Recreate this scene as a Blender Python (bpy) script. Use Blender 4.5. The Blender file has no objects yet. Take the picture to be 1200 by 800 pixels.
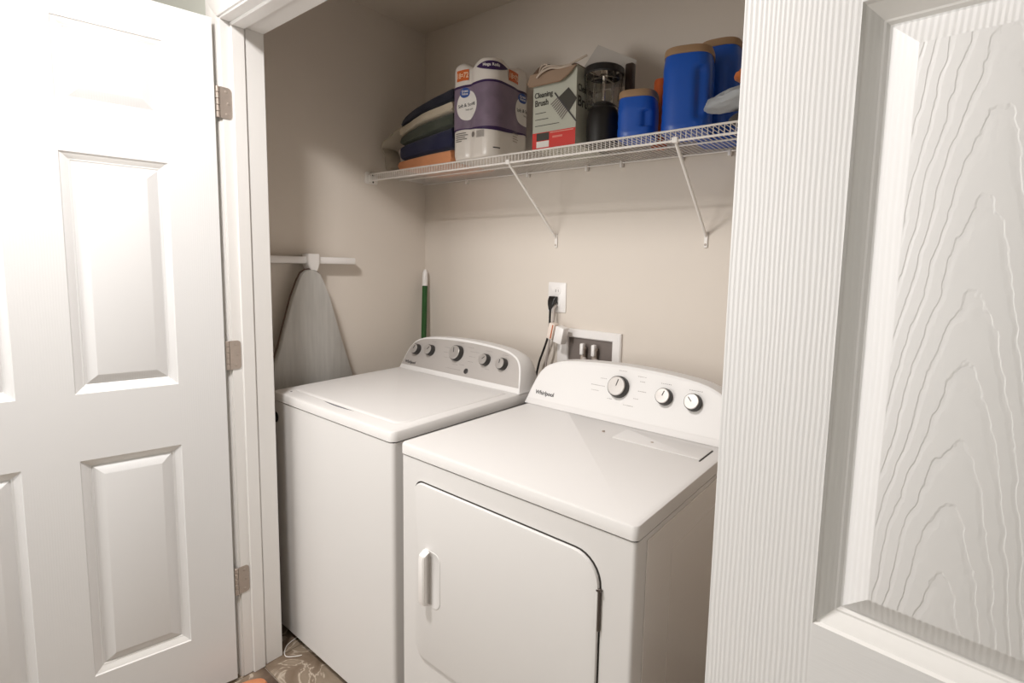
import bpy, bmesh, math, random
from mathutils import Vector, Matrix, noise
random.seed(7)
SC = bpy.context.scene
COL = SC.collection
PI = math.pi

# ------------------------------------------------------------------ camera
cd = bpy.data.cameras.new('camera'); cam = bpy.data.objects.new('camera', cd); COL.objects.link(cam)
yaw, pit, rol = 0.6338, 0.1012, 0.0271
cy, sy, cp, sp = math.cos(yaw), math.sin(yaw), math.cos(pit), math.sin(pit)
fw = Vector((-sy*cp, cy*cp, -sp)); rt = Vector((cy, sy, 0)); up = rt.cross(fw)
r2 = rt*math.cos(rol) + up*math.sin(rol); u2 = up*math.cos(rol) - rt*math.sin(rol)
m = Matrix((r2, u2, -fw)).transposed().to_4x4(); m.translation = Vector((2.0608, -1.6426, 1.3677))
cam.matrix_world = m
cd.sensor_width = 36; cd.lens = 599.08/1200*36
cd.shift_x = (600-659.34)/1200; cd.shift_y = (372.43-400)/1200
cd.clip_start = 0.02
SC.camera = cam
# ------------------------------------------------------------------ world, exposure, large lights
w = bpy.data.worlds.new('world'); SC.world = w; w.use_nodes = True
w.node_tree.nodes['Background'].inputs[0].default_value = (0.9, 0.85, 0.8, 1)
w.node_tree.nodes['Background'].inputs[1].default_value = 0.3
SC.view_settings.view_transform = 'Standard'; SC.view_settings.look = 'None'
SC.view_settings.gamma = 1; SC.view_settings.use_curve_mapping = False
SC.view_settings.exposure = 0.96
LAMP = (1.02, -1.58, 2.352)
LAMP_POWER = 15.0
def lamp_light():
    ld = bpy.data.lights.new('ceiling_lamp_light', 'AREA'); ld.shape = 'DISK'; ld.size = 0.24
    ld.energy = LAMP_POWER; ld.color = (1.0, 0.975, 0.955)
    o = bpy.data.objects.new('ceiling_lamp_light', ld); COL.objects.link(o); o.location = (LAMP[0], LAMP[1], LAMP[2]-0.004)
    # added fill light that lifts the shaded upper closet, dressed as a window (fill_frame_1)
    ld2 = bpy.data.lights.new('hall_fill_light', 'AREA'); ld2.shape = 'RECTANGLE'; ld2.size = 1.1; ld2.size_y = 1.2
    ld2.energy = 12.0; ld2.color = (1.0, 0.985, 0.97)
    o2 = bpy.data.objects.new('hall_fill_light', ld2); COL.objects.link(o2); o2.location = (0.25, -3.04, 1.40)
    o2.rotation_euler = (math.radians(90), 0, 0)
lamp_light()

# ------------------------------------------------------------------ helpers
W = {}
def put(o, label=None, cat=None, group=None, kind=None):
    if label: o['label'] = label
    if cat: o['category'] = cat
    if group: o['group'] = group
    if kind: o['kind'] = kind
    return o
def empty(name, loc, rz=0, label=None, cat=None, group=None, kind=None):
    o = bpy.data.objects.new(name, None); COL.objects.link(o); o.empty_display_size = 0.05
    o.location = loc; o.rotation_euler = (0, 0, rz)
    W[o] = Matrix.Translation(loc) @ Matrix.Rotation(rz, 4, 'Z')
    return put(o, label, cat, group, kind)
def ob(name, bm, mat, parent=None, local=False, ang=35, smooth=True):
    bmesh.ops.remove_doubles(bm, verts=bm.verts, dist=1e-6)
    bmesh.ops.recalc_face_normals(bm, faces=bm.faces)
    if parent is not None and not local: bm.transform(W[parent].inverted())
    me = bpy.data.meshes.new(name); bm.to_mesh(me); bm.free()
    for mt in (mat if isinstance(mat, (list, tuple)) else [mat]): me.materials.append(mt)
    if smooth:
        me.polygons.foreach_set('use_smooth', [True]*len(me.polygons))
        me.set_sharp_from_angle(angle=math.radians(ang))
    o = bpy.data.objects.new(name, me); COL.objects.link(o)
    if parent is not None: o.parent = parent; W[o] = W[parent]
    else: W[o] = Matrix.Identity(4)
    return o
def top(name, bm, mat, label, cat, group=None, kind=None, base=None, **k):
    """a thing that is one mesh; its origin goes to its base"""
    if base is None:
        xs = [v.co for v in bm.verts]
        base = ((min(c.x for c in xs)+max(c.x for c in xs))/2, (min(c.y for c in xs)+max(c.y for c in xs))/2, min(c.z for c in xs))
    bm.transform(Matrix.Translation(-Vector(base)))
    o = ob(name, bm, mat, None, **k); o.location = base; W[o] = Matrix.Translation(base)
    return put(o, label, cat, group, kind)
def struct(name, bm, mat, label, **k):
    o = ob(name, bm, mat, **k); return put(o, label, None, None, 'structure')
def N(): return bmesh.new()
def box(bm, x0, x1, y0, y1, z0, z1, bev=0, seg=2, M=None):
    t = bmesh.new(); bmesh.ops.create_cube(t, size=1)
    for v in t.verts:
        v.co = Vector(((x0+x1)/2+v.co.x*(x1-x0), (y0+y1)/2+v.co.y*(y1-y0), (z0+z1)/2+v.co.z*(z1-z0)))
    if bev: bmesh.ops.bevel(t, geom=list(t.edges), offset=bev, segments=seg, profile=0.5, affect='EDGES')
    if M is not None: t.transform(M)
    join(bm, t); return bm
def join(bm, t):
    me = bpy.data.meshes.new('tmp'); t.to_mesh(me); t.free(); bm.from_mesh(me); bpy.data.meshes.remove(me)
def loft(bm, rings, cap=True, closed=False):
    vs = [[bm.verts.new(c) for c in r] for r in rings]; n = len(rings[0])
    R = len(rings)
    for i in range(R if closed else R-1):
        a, b = vs[i], vs[(i+1) % R]
        for j in range(n): bm.faces.new((a[j], a[(j+1) % n], b[(j+1) % n], b[j]))
    if cap and not closed:
        bm.faces.new(vs[0][::-1]); bm.faces.new(vs[-1])
    return bm
def lathe(bm, prof, n=32, M=None, cap=True):
    t = bmesh.new()
    loft(t, [[Vector((r*math.cos(2*PI*i/n), r*math.sin(2*PI*i/n), z)) for i in range(n)] for r, z in prof], cap)
    if M is not None: t.transform(M)
    join(bm, t); return bm
def tube(bm, pts, r, n=8):
    pts = [Vector(p) for p in pts]; rings = []
    prev = None
    for i, p in enumerate(pts):
        d = (pts[min(i+1, len(pts)-1)]-pts[max(i-1, 0)]).normalized()
        if prev is None:
            a = d.orthogonal().normalized()
        else:
            a = (prev-d*prev.dot(d)).normalized()
        prev = a; b = d.cross(a)
        rr = r[i] if isinstance(r, (list, tuple)) else r
        rings.append([p+(a*math.cos(2*PI*k/n)+b*math.sin(2*PI*k/n))*rr for k in range(n)])
    return loft(bm, rings)
def spline(P, n=8):
    P = [Vector(p) for p in P]; out = []
    for i in range(len(P)-1):
        p0, p1, p2, p3 = P[max(i-1, 0)], P[i], P[i+1], P[min(i+2, len(P)-1)]
        for k in range(n):
            t = k/n
            out.append(0.5*((2*p1)+(p2-p0)*t+(2*p0-5*p1+4*p2-p3)*t*t+(3*p1-p0-3*p2+p3)*t**3))
    out.append(P[-1]); return out
def rrect(w0, w1, h0, h1, r, n=6):
    """rounded rectangle outline; r = radius or (bl, br, tr, tl)"""
    rs = r if isinstance(r, (tuple, list)) else (r,)*4; o = []
    for (cx, cy_, a, rr) in ((w0+rs[0], h0+rs[0], PI, rs[0]), (w1-rs[1], h0+rs[1], 1.5*PI, rs[1]), (w1-rs[2], h1-rs[2], 0, rs[2]), (w0+rs[3], h1-rs[3], 0.5*PI, rs[3])):
        for k in range(n+1):
            t = a+0.5*PI*k/n; o.append((cx+rr*math.cos(t), cy_+rr*math.sin(t)))
    return o
def text_mesh(s, size, depth=0.0, align='LEFT', shear=0.0, sx=1.0):
    cu = bpy.data.curves.new('t', 'FONT'); cu.body = s; cu.size = size; cu.extrude = depth; cu.align_x = align; cu.shear = shear; cu.offset = size*0.018
    o = bpy.data.objects.new('t', cu); COL.objects.link(o)
    dg = bpy.context.evaluated_depsgraph_get(); me = bpy.data.meshes.new_from_object(o.evaluated_get(dg))
    bm = bmesh.new(); bm.from_mesh(me)
    for v in bm.verts: v.co.x *= sx
    bpy.data.objects.remove(o); bpy.data.curves.remove(cu); bpy.data.meshes.remove(me)
    return bm
def frame(o, xa, ya):
    """matrix with local x=xa, y=ya, z=xa x ya at o"""
    xa = Vector(xa).normalized(); ya = Vector(ya).normalized(); za = xa.cross(ya)
    M = Matrix((xa, ya, za)).transposed().to_4x4(); M.translation = Vector(o); return M

def mat(name, col, rough=0.5, metal=0.0, spec=0.5, coat=0.0, var=0.0, vscale=6.0, bump=0.0, bscale=200.0, stretch=(1, 1, 1), sheen=0.0):
    mt = bpy.data.materials.new(name); mt.use_nodes = True; nt = mt.node_tree; b = nt.nodes['Principled BSDF']
    b.inputs['Base Color'].default_value = (*col, 1); b.inputs['Roughness'].default_value = rough
    b.inputs['Metallic'].default_value = metal; b.inputs['Specular IOR Level'].default_value = spec
    b.inputs['Coat Weight'].default_value = coat; b.inputs['Sheen Weight'].default_value = sheen
    tc = nt.nodes.new('ShaderNodeTexCoord'); mp = nt.nodes.new('ShaderNodeMapping'); mp.inputs['Scale'].default_value = stretch
    nt.links.new(tc.outputs['Object'], mp.inputs[0])
    nz = nt.nodes.new('ShaderNodeTexNoise'); nz.inputs['Scale'].default_value = vscale; nz.inputs['Detail'].default_value = 4
    nt.links.new(mp.outputs[0], nz.inputs['Vector'])
    mx = nt.nodes.new('ShaderNodeMix'); mx.data_type = 'RGBA'
    mx.inputs['A'].default_value = (*[c*(1-var) for c in col], 1); mx.inputs['B'].default_value = (*[min(1, c*(1+var)) for c in col], 1)
    nt.links.new(nz.outputs['Fac'], mx.inputs['Factor']); nt.links.new(mx.outputs['Result'], b.inputs['Base Color'])
    if bump:
        n2 = nt.nodes.new('ShaderNodeTexNoise'); n2.inputs['Scale'].default_value = bscale; n2.inputs['Detail'].default_value = 3
        nt.links.new(mp.outputs[0], n2.inputs['Vector'])
        bp = nt.nodes.new('ShaderNodeBump'); bp.inputs['Strength'].default_value = bump; bp.inputs['Distance'].default_value = 0.002
        nt.links.new(n2.outputs['Fac'], bp.inputs['Height']); nt.links.new(bp.outputs[0], b.inputs['Normal'])
    return mt

M_wall = mat('wall_paint', (0.74, 0.672, 0.60), 0.85, var=0.02, vscale=3, bump=0.12, bscale=350)
M_hall = mat('hall_paint', (0.60, 0.61, 0.56), 0.85, var=0.02, bump=0.1, bscale=350)
M_ceil = mat('ceiling_paint', (0.70, 0.63, 0.55), 0.9, bump=0.15, bscale=250)
M_trim = mat('trim_paint', (0.83, 0.81, 0.79), 0.35, var=0.01, bump=0.05, bscale=60, stretch=(1, 1, 0.1))
M_app = mat('appliance_enamel', (0.75, 0.73, 0.715), 0.5, spec=0.35, coat=0.05, var=0.01, vscale=2)
M_side = mat('appliance_side_steel', (0.80, 0.765, 0.735), 0.25, coat=0.2, var=0.02, vscale=2)
M_plas = mat('white_plastic', (0.87, 0.84, 0.82), 0.3, coat=0.1)
M_black = mat('black_plastic', (0.012, 0.011, 0.011), 0.3)
M_gap = mat('dark_gap', (0.03, 0.025, 0.022), 0.8)
M_silver = mat('silver_panel', (0.50, 0.465, 0.44), 0.42, metal=0.25, var=0.03, vscale=30, stretch=(0.1, 1, 1))
M_knob = mat('brushed_knob_metal', (0.66, 0.63, 0.61), 0.3, metal=0.7, var=0.08, vscale=60)
M_skirt = mat('knob_skirt', (0.035, 0.032, 0.03), 0.4)
M_nickel = mat('nickel', (0.46, 0.39, 0.34), 0.4, metal=0.5, var=0.12, vscale=60)
M_ink = mat('dark_print', (0.06, 0.055, 0.055), 0.6)
M_wire = mat('white_wire_coating', (0.86, 0.82, 0.78), 0.35)

# ------------------------------------------------------------------ embossed door skin
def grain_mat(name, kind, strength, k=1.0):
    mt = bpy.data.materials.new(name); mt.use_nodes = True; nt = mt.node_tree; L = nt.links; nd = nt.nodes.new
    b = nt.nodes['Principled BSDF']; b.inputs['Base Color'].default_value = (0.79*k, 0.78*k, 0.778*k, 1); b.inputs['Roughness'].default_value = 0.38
    tc = nd('ShaderNodeTexCoord'); bp = nd('ShaderNodeBump'); bp.inputs['Strength'].default_value = strength; bp.inputs['Distance'].default_value = 0.0012
    L.new(bp.outputs[0], b.inputs['Normal'])
    def M(op, a, c=None, v2=None):
        n = nd('ShaderNodeMath'); n.operation = op
        if isinstance(a, (int, float)): n.inputs[0].default_value = a
        else: L.new(a, n.inputs[0])
        if c is not None:
            if isinstance(c, (int, float)): n.inputs[1].default_value = c
            else: L.new(c, n.inputs[1])
        return n.outputs[0]
    def noise_(vec, sc, det=2, rough=0.5):
        n = nd('ShaderNodeTexNoise'); n.inputs['Scale'].default_value = sc; n.inputs['Detail'].default_value = det; n.inputs['Roughness'].default_value = rough
        L.new(vec, n.inputs['Vector']); return n.outputs['Fac']
    def mapv(s):
        n = nd('ShaderNodeMapping'); n.inputs['Scale'].default_value = s; L.new(tc.outputs['Object'], n.inputs[0]); return n.outputs[0]
    if kind == 'stile':      # long fine vertical ridges
        s = nd('ShaderNodeSeparateXYZ'); L.new(tc.outputs['Object'], s.inputs[0])
        wob = M('MULTIPLY', noise_(mapv((6, 1, 1.2)), 3.0, 2), 0.010)
        u = M('ADD', s.outputs[0], wob)
        wave = M('SINE', M('MULTIPLY', u, 2*PI/0.0052))
        amp = M('ADD', noise_(mapv((60, 1, 3)), 2.0), 0.6)
        h = M('MULTIPLY', M('MULTIPLY', wave, amp), 0.5)
    elif kind == 'rail':     # short horizontal ticks
        h = noise_(mapv((9, 1, 160)), 2.0, 3, 0.6)
    else:                    # cathedral arches on the raised panel
        s = nd('ShaderNodeSeparateXYZ'); L.new(tc.outputs['Object'], s.inputs[0])
        u = M('SUBTRACT', s.outputs[0], 0.217)      # arch axis
        u = M('ADD', u, M('MULTIPLY', M('SUBTRACT', noise_(mapv((1, 1, 1)), 3.0, 1), 0.5), 0.03))
        au = M('POWER', M('ADD', M('MULTIPLY', u, u), 0.00006), 0.75)
        v = M('ADD', s.outputs[2], M('MULTIPLY', au, 22.0))
        v = M('ADD', v, M('MULTIPLY', M('SUBTRACT', noise_(mapv((1, 1, 0.8)), 16.0, 3, 0.6), 0.5), 0.085))
        v = M('ADD', v, M('MULTIPLY', M('SUBTRACT', noise_(mapv((1, 1, 0.6)), 90.0, 2, 0.6), 0.5), 0.030))
        f = M('FRACT', M('MULTIPLY', v, 14.5))
        edge = nd('ShaderNodeValToRGB'); L.new(f, edge.inputs[0]); e = edge.color_ramp.elements
        e[0].position = 0.0; e[0].color = (0.3, 0.3, 0.3, 1); e[1].position = 1.0; e[1].color = (0.3, 0.3, 0.3, 1)
        for p_, c_ in ((0.07, 1.0), (0.70, 0.80), (0.90, 0.32)):
            q = e.new(p_); q.color = (c_, c_, c_, 1)
        mod = M('ADD', M('MULTIPLY', noise_(mapv((1, 1, 1)), 12.0, 1), 0.8), 0.35)
        h = M('ADD', M('MULTIPLY', edge.outputs[0], mod), M('MULTIPLY', noise_(mapv((120, 1, 8)), 2.0, 2), 0.06))
    L.new(h, bp.inputs['Height'])
    return mt

# ------------------------------------------------------------------ room shell
JL, JR, HZ = 0.328, 1.85, 2.05        # opening
YF, YB = -0.993, -0.877               # hall face / closet face of the front wall
RX = 2.18                             # right closet wall
def wallbox(name, mt, label, *d): return struct(name, box(N(), *d), mt, label, smooth=False)
wallbox('wall_back', M_wall, 'beige closet back wall', -0.12, RX+0.12, 0.0, 0.12, 0, 2.44)
wallbox('wall_left', M_wall, 'beige closet side wall on the left', -0.12, 0.0, YB, 0.0, 0, 2.44)
wallbox('wall_right', M_wall, 'beige closet side wall on the right', RX, RX+0.12, YB, 0.0, 0, 2.44)
bm = N()
for d in ((-1.0, JL-0.018, 0, 2.44), (JR+0.018, 3.1, 0, 2.44), (JL-0.018, JR+0.018, HZ+0.018, 2.44)):
    box(bm, d[0], d[1], YF, YB, d[2], d[3])
struct('wall_front', bm, M_hall, 'hall side wall around the closet opening', smooth=False)
bm = N()
box(bm, 0.0, JL-0.018, YB, YB+0.003, 0, 2.44); box(bm, JR+0.018, RX, YB, YB+0.003, 0, 2.44); box(bm, JL-0.018, JR+0.018, YB, YB+0.003, HZ+0.018, 2.44)
struct('wall_inner', bm, M_wall, 'inner face of the wall over the closet opening', smooth=False)
wallbox('wall_hall_left', M_hall, 'hall end wall', -1.12, -1.0, -3.1, YF, 0, 2.44)
wallbox('wall_hall_right', M_hall, 'hall far end wall', 3.1, 3.22, -3.1, YF, 0, 2.44)
wallbox('wall_hall_rear', M_hall, 'hall wall opposite the closet', -1.0, 3.1, -3.22, -3.1, 0, 2.44)
wallbox('ceiling', M_ceil, 'flat painted ceiling', -1.12, 3.22, -3.22, 0.12, 2.44, 2.56)

bm = N()
for d in ((-0.35, -0.30, 0.75, 2.05), (0.80, 0.85, 0.75, 2.05), (-0.30, 0.80, 0.75, 0.80), (-0.30, 0.80, 2.00, 2.05), (-0.30, 0.80, 1.38, 1.42)): box(bm, d[0], d[1], -3.098, -3.06, d[2], d[3], 0.003)
struct('fill_frame_1', bm, M_trim, 'white frame added around the fill light opposite the closet, out of view')  # made-up unseen frame, only dresses the added fill light
# floor of marbled tiles
def tile_mat():
    mt = bpy.data.materials.new('marbled_stone_tile'); mt.use_nodes = True; nt = mt.node_tree; L = nt.links
    b = nt.nodes['Principled BSDF']; b.inputs['Roughness'].default_value = 0.45
    tc = nt.nodes.new('ShaderNodeTexCoord'); oi = nt.nodes.new('ShaderNodeObjectInfo')
    ad = nt.nodes.new('ShaderNodeVectorMath'); ad.operation = 'ADD'
    cx_ = nt.nodes.new('ShaderNodeCombineXYZ'); ml = nt.nodes.new('ShaderNodeMath'); ml.operation = 'MULTIPLY'; ml.inputs[1].default_value = 20
    L.new(oi.outputs['Random'], ml.inputs[0]); L.new(ml.outputs[0], cx_.inputs[2])
    L.new(tc.outputs['Object'], ad.inputs[0]); L.new(cx_.outputs[0], ad.inputs[1])
    n1 = nt.nodes.new('ShaderNodeTexNoise'); n1.inputs['Scale'].default_value = 7; n1.inputs['Detail'].default_value = 6; n1.inputs['Distortion'].default_value = 0.9
    L.new(ad.outputs[0], n1.inputs['Vector'])
    cr = nt.nodes.new('ShaderNodeValToRGB'); L.new(n1.outputs['Fac'], cr.inputs[0]); e = cr.color_ramp.elements
    e[0].position = 0.30; e[0].color = (0.10, 0.065, 0.045, 1); e[1].position = 0.72; e[1].color = (0.36, 0.29, 0.22, 1)
    for p_, c_ in ((0.45, (0.20, 0.145, 0.10, 1)), (0.505, (0.24, 0.18, 0.13, 1)), (0.52, (0.55, 0.47, 0.38, 1)), (0.54, (0.26, 0.20, 0.145, 1))):
        q = e.new(p_); q.color = c_
    L.new(cr.outputs[0], b.inputs['Base Color'])
    return mt
M_tile = tile_mat(); M_grout = mat('grout', (0.50, 0.42, 0.35), 0.9)
fl = struct('floor', box(N(), -1.12, 3.22, -3.22, 0.12, -0.1, -0.004), M_grout, 'grout bed and slab under marbled stone tiles', smooth=False)
TS = 0.305
t = N(); box(t, 0.0015, TS-0.0015, 0.0015, TS-0.0015, -0.0045, 0.0, 0.0008, 1)
tile0 = ob('tile', t, M_tile, fl, local=True); first = True
x0_ = 0.328-5*TS; y0_ = -0.936-8*TS
for i in range(16):
    for j in range(12):
        x, y = x0_+i*TS, y0_+j*TS
        if x < -1.12 or x+TS > 3.25 or y < -3.2 or y+TS > 0.11: continue
        o = tile0 if first else tile0.copy()
        if not first: COL.objects.link(o); o.parent = fl
        first = False; o.location = (x, y, 0)

# jambs, header and casings
bm = N()
box(bm, JL-0.018, JL, YF-0.001, YB+0.004, 0, HZ+0.018, 0.0015, 1)
box(bm, JL, JL+0.010, -0.968, -0.932, 0, HZ, 0.002, 1)
box(bm, JL-0.0005, JL+0.0025, -0.927, YB+0.002, 0, HZ, 0.001, 1)
struct('trim_1', bm, M_trim, 'white painted left door jamb with stop')
bm = N()
box(bm, JR, JR+0.018, YF-0.001, YB+0.004, 0, HZ+0.018, 0.0015, 1)
box(bm, JR-0.010, JR, -0.968, -0.932, 0, HZ, 0.002, 1)
struct('trim_2', bm, M_trim, 'white painted right door jamb')
bm = N()
box(bm, JL, JR, YF-0.001, YB+0.004, HZ, HZ+0.018, 0.0015, 1)
box(bm, JL+0.01, JR-0.01, -0.968, -0.932, HZ-0.010, HZ, 0.002, 1)
box(bm, JL+0.0025, JR-0.003, -0.927, YB+0.002, HZ-0.0025, HZ+0.001, 0.001, 1)
struct('trim_3', bm, M_trim, 'white painted head jamb over the opening')
def casing_profile(): return [(0, 0), (0, 0.006), (0.008, 0.009), (0.02, 0.009), (0.026, 0.011), (0.05, 0.0125), (0.057, 0.0125), (0.057, 0)]
def casing(name, path, label):
    # path: list of (x,z,dx,dz) mitre points; profile offset along (dx,dz), height towards -y
    rings = [[Vector((x+dx*a, YF-h, z+dz*a)) for a, h in casing_profile()] for x, z, dx, dz in path]
    struct(name, loft(N(), rings), M_trim, label)
rv = 0.006
casing('trim_4', [(JL-rv, 0, -1, 0), (JL-rv, HZ+rv, -1, 1)], 'white moulded casing left of the opening')
casing('trim_5', [(JL-rv, HZ+rv, -1, 1), (JR+rv, HZ+rv, 1, 1)], 'white moulded casing above the opening')
casing('trim_6', [(JR+rv, HZ+rv, 1, 1), (JR+rv, 0, 1, 0)], 'white moulded casing right of the opening')
bm = N()
box(bm, -1.0, JL-0.07, YF-0.012, YF, 0, 0.085, 0.004); struct('baseboard_front', bm, M_trim, 'white hall baseboard')
bm = N(); box(bm, 0.0, RX, -0.012, 0, 0, 0.085, 0.004); struct('baseboard_back', bm, M_trim, 'white closet baseboard behind the appliances')
bm = N(); box(bm, 0.0, 0.012, YB+0.02, -0.013, 0, 0.085, 0.004); struct('baseboard_left', bm, M_trim, 'white closet baseboard on the left')

# ------------------------------------------------------------------ six panel doors
def profile_ring(u0, u1, z0, z1, d, w): return [Vector((u0+d, w, z0+d)), Vector((u1-d, w, z0+d)), Vector((u1-d, w, z1-d)), Vector((u0+d, w, z1-d))]
OGEE = [(0, 0), (0.0022, 0.0038), (0.005, 0.0050), (0.011, 0.0090), (0.0165, 0.0128), (0.0185, 0.0132), (0.0215, 0.0155)]
PANEL_P = [(0.0215, 0.0155), (0.0235, 0.0155), (0.0260, 0.0135), (0.046, 0.0035), (0.048, 0.003)]
DW = 0.759
PX_ = [(0.115, 0.333), (0.440, 0.658)]
PZ_ = [(0.199, 0.817), (0.998, 1.622), (1.737, 1.947)]
def door(name, loc, rz, side, label, mats, hinges):
    """local x = from hinge to free edge, seen face at local y=0 facing -y*side; body thickness behind it"""
    root = empty(name, loc, rz, kind='structure'); root['label'] = label
    Z0, Z1, TH = 0.012, 2.043, 0.035
    bm = N(); sd = side
    def q(vs, mi):
        f = bm.faces.new([bm.verts.new((v[0], v[1]*sd, v[2])) for v in vs]); f.material_index = mi; return f
    us = [0, 0.115, 0.333, 0.440, 0.658, DW]; zs = [Z0, 0.199, 0.817, 0.998, 1.622, 1.737, 1.947, Z1]
    for face, sg in ((0.0, 1), (TH, -1)):
        for i in range(5):
            for j in range(7):
                if i in (1, 3) and j in (1, 3, 5): continue
                a, b2, c, d = us[i], us[i+1], zs[j], zs[j+1]
                mi = 0 if i in (0, 4) else (0 if i == 2 and j in (1, 3, 5) else 1)
                q([(a, face, c), (b2, face, c), (b2, face, d), (a, face, d)], mi)
        for (a, b2) in PX_:
            for (c, d) in PZ_:
                for k in range(len(OGEE)-1):
                    r0 = profile_ring(a, b2, c, d, OGEE[k][0], face+sg*OGEE[k][1]); r1 = profile_ring(a, b2, c, d, OGEE[k+1][0], face+sg*OGEE[k+1][1])
                    for s_ in range(4): q([r0[s_], r0[(s_+1) % 4], r1[(s_+1) % 4], r1[s_]], 2 if s_ % 2 == 0 else 0)
    # edges
    q([(0, 0, Z0), (0, TH, Z0), (0, TH, Z1), (0, 0, Z1)], 2); q([(DW, 0, Z0), (DW, TH, Z0), (DW, TH, Z1), (DW, 0, Z1)], 2)
    q([(0, 0, Z1), (DW, 0, Z1), (DW, TH, Z1), (0, TH, Z1)], 2); q([(0, 0, Z0), (DW, 0, Z0), (DW, TH, Z0), (0, TH, Z0)], 2)
    ob('door_slab', bm, mats[:3], root, local=True, ang=18)
    for (a, b2) in PX_:
        for (c, d) in PZ_:
            bm = N()
            loops = []
            for face, sg in ((0.0, 1), (TH, -1)):
                rs = [[bm.verts.new((v[0], v[1]*sd, v[2])) for v in profile_ring(a, b2, c, d, o_, face+sg*h_)] for o_, h_ in PANEL_P]
                for k in range(len(rs)-1):
                    for s_ in range(4):
                        f = bm.faces.new((rs[k][s_], rs[k][(s_+1) % 4], rs[k+1][(s_+1) % 4], rs[k+1][s_])); f.material_index = 0
                f = bm.faces.new(rs[-1]); f.material_index = 1
                loops.append(rs[0])
            for s_ in range(4): bm.faces.new((loops[0][s_], loops[0][(s_+1) % 4], loops[1][(s_+1) % 4], loops[1][s_]))
            ob('door_panel', bm, [mats[0], mats[3]], root, local=True, ang=18)
    return root
MR = [grain_mat('door_skin_stile_grain', 'stile', 0.17), grain_mat('door_skin_rail_grain', 'rail', 0.16), M_trim, grain_mat('door_skin_panel_grain', 'panel', 0.45)]
MLd = [grain_mat('far_door_stile_grain', 'stile', 0.05, 0.93), grain_mat('far_door_rail_grain', 'rail', 0.06, 0.93), M_trim, grain_mat('far_door_panel_grain', 'rail', 0.08, 0.93)]  # same door white, darkened in the colour to hold back lamp glare
# left door: local x direction (-sin a, -cos a); seen face looks to +x side
a = math.radians(12.25)
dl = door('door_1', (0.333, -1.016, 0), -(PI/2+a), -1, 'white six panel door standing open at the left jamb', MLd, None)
ar = math.radians(5.25)
dr = door('door_2', (1.866, -1.06, 0), -ar, 1, 'white embossed six panel door swung right back near the camera', MR, None)
# hinges on left jamb
def hinge(z, pr, x, sgn, kx=0.0):
    bm = N()
    outline = rrect(-1.0005, -0.9700, z-0.0445, z+0.0445, (0.001, 0.010, 0.010, 0.001), 5)
    loft(bm, [[Vector((x, y, zz)) for y, zz in outline], [Vector((x+sgn*0.0022, y, zz)) for y, zz in outline]])
    o = ob('hinge', bm, M_nickel, pr)
    bm = N()
    for k in range(5):
        z0 = z-0.0445+k*0.0178
        lathe(bm, [(0.0045, z0+0.0004), (0.0055, z0+0.0012), (0.0055, z0+0.0166), (0.0045, z0+0.0174)], 16, Matrix.Translation((x-sgn*0.001+kx, -1.006, 0)))
    ob('hinge_knuckle', bm, M_nickel, o)
    bm = N()
    for dy, dz in ((-0.984, 0.032), (-0.979, 0.0), (-0.984, -0.032)):
        lathe(bm, [(0.0042, 0), (0.0042, 0.0008), (0.002, 0.0016)], 12, frame((x+sgn*0.002, dy, z+dz), (0, 1, 0), (0, 0, 1)) if sgn > 0 else frame((x-0.002, dy, z+dz), (0, -1, 0), (0, 0, 1)))
    ob('screw', bm, M_nickel, o)
for z in (1.816, 1.068, 0.335): hinge(z, dl, JL, 1)
for z in (1.816, 1.068, 0.335): hinge(z, dr, JR, -1, 0.011)

# ------------------------------------------------------------------ ceiling lamp in the hall (out of view, gives the light)
cl = empty('ceiling_lamp', (LAMP[0], LAMP[1], 2.44), 0, 'round flush white ceiling lamp in the hall above the closet opening', 'ceiling lamp')
ob('lamp_base', lathe(N(), [(0.15, 2.44), (0.15, 2.415), (0.14, 2.405), (0.10, 2.4)], 40, Matrix.Translation((LAMP[0], LAMP[1], 0))), M_plas, cl)
M_glow = bpy.data.materials.new('lamp_glow'); M_glow.use_nodes = True
nb = M_glow.node_tree.nodes['Principled BSDF']; nb.inputs['Emission Color'].default_value = (1, 0.93, 0.85, 1); nb.inputs['Emission Strength'].default_value = 3
ob('lamp_shade', lathe(N(), [(0.13, 2.404), (0.13, 2.38), (0.12, 2.357), (0.118, 2.353)], 40, Matrix.Translation((LAMP[0], LAMP[1], 0))), M_glow, cl)

# ------------------------------------------------------------------ appliances
TILT = math.radians(22)
CN = Vector((0, -math.cos(TILT), math.sin(TILT))); CU = Vector((0, math.sin(TILT), math.cos(TILT)))
HALF = [(0, 0), (0.006, 0.022), (0.014, 0.058), (0.026, 0.098), (0.042, 0.127), (0.066, 0.147), (0.115, 0.165), (0.19, 0.175), (0.28, 0.181), (0.36, 0.183)]
def console_outline(x0, x1, hs, inset=0.0, hb=0.0):
    """outline in (x,h): bottom left -> up the arch -> bottom right"""
    c = (x0+x1)/2; hw = (x1-x0)/2
    P = spline([Vector((x, h, 0)) for x, h in HALF], 4)
    L = [(x0+p.x*hw/0.36, p.y*hs) for p in P]
    R = [(2*c-x, h) for x, h in L[:-1]][::-1]
    o = L+R
    if inset:
        hm = max(h for _, h in o)
        o = [(c+(x-c)*(1-inset/hw), hb+(h)*((hm-inset-hb)/hm)) for x, h in o]
    return o
def on(o0, x, h, d=0.0): return Vector((x, 0, 0))+Vector((0, o0[0], o0[1]))+CU*h+CN*d
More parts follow.
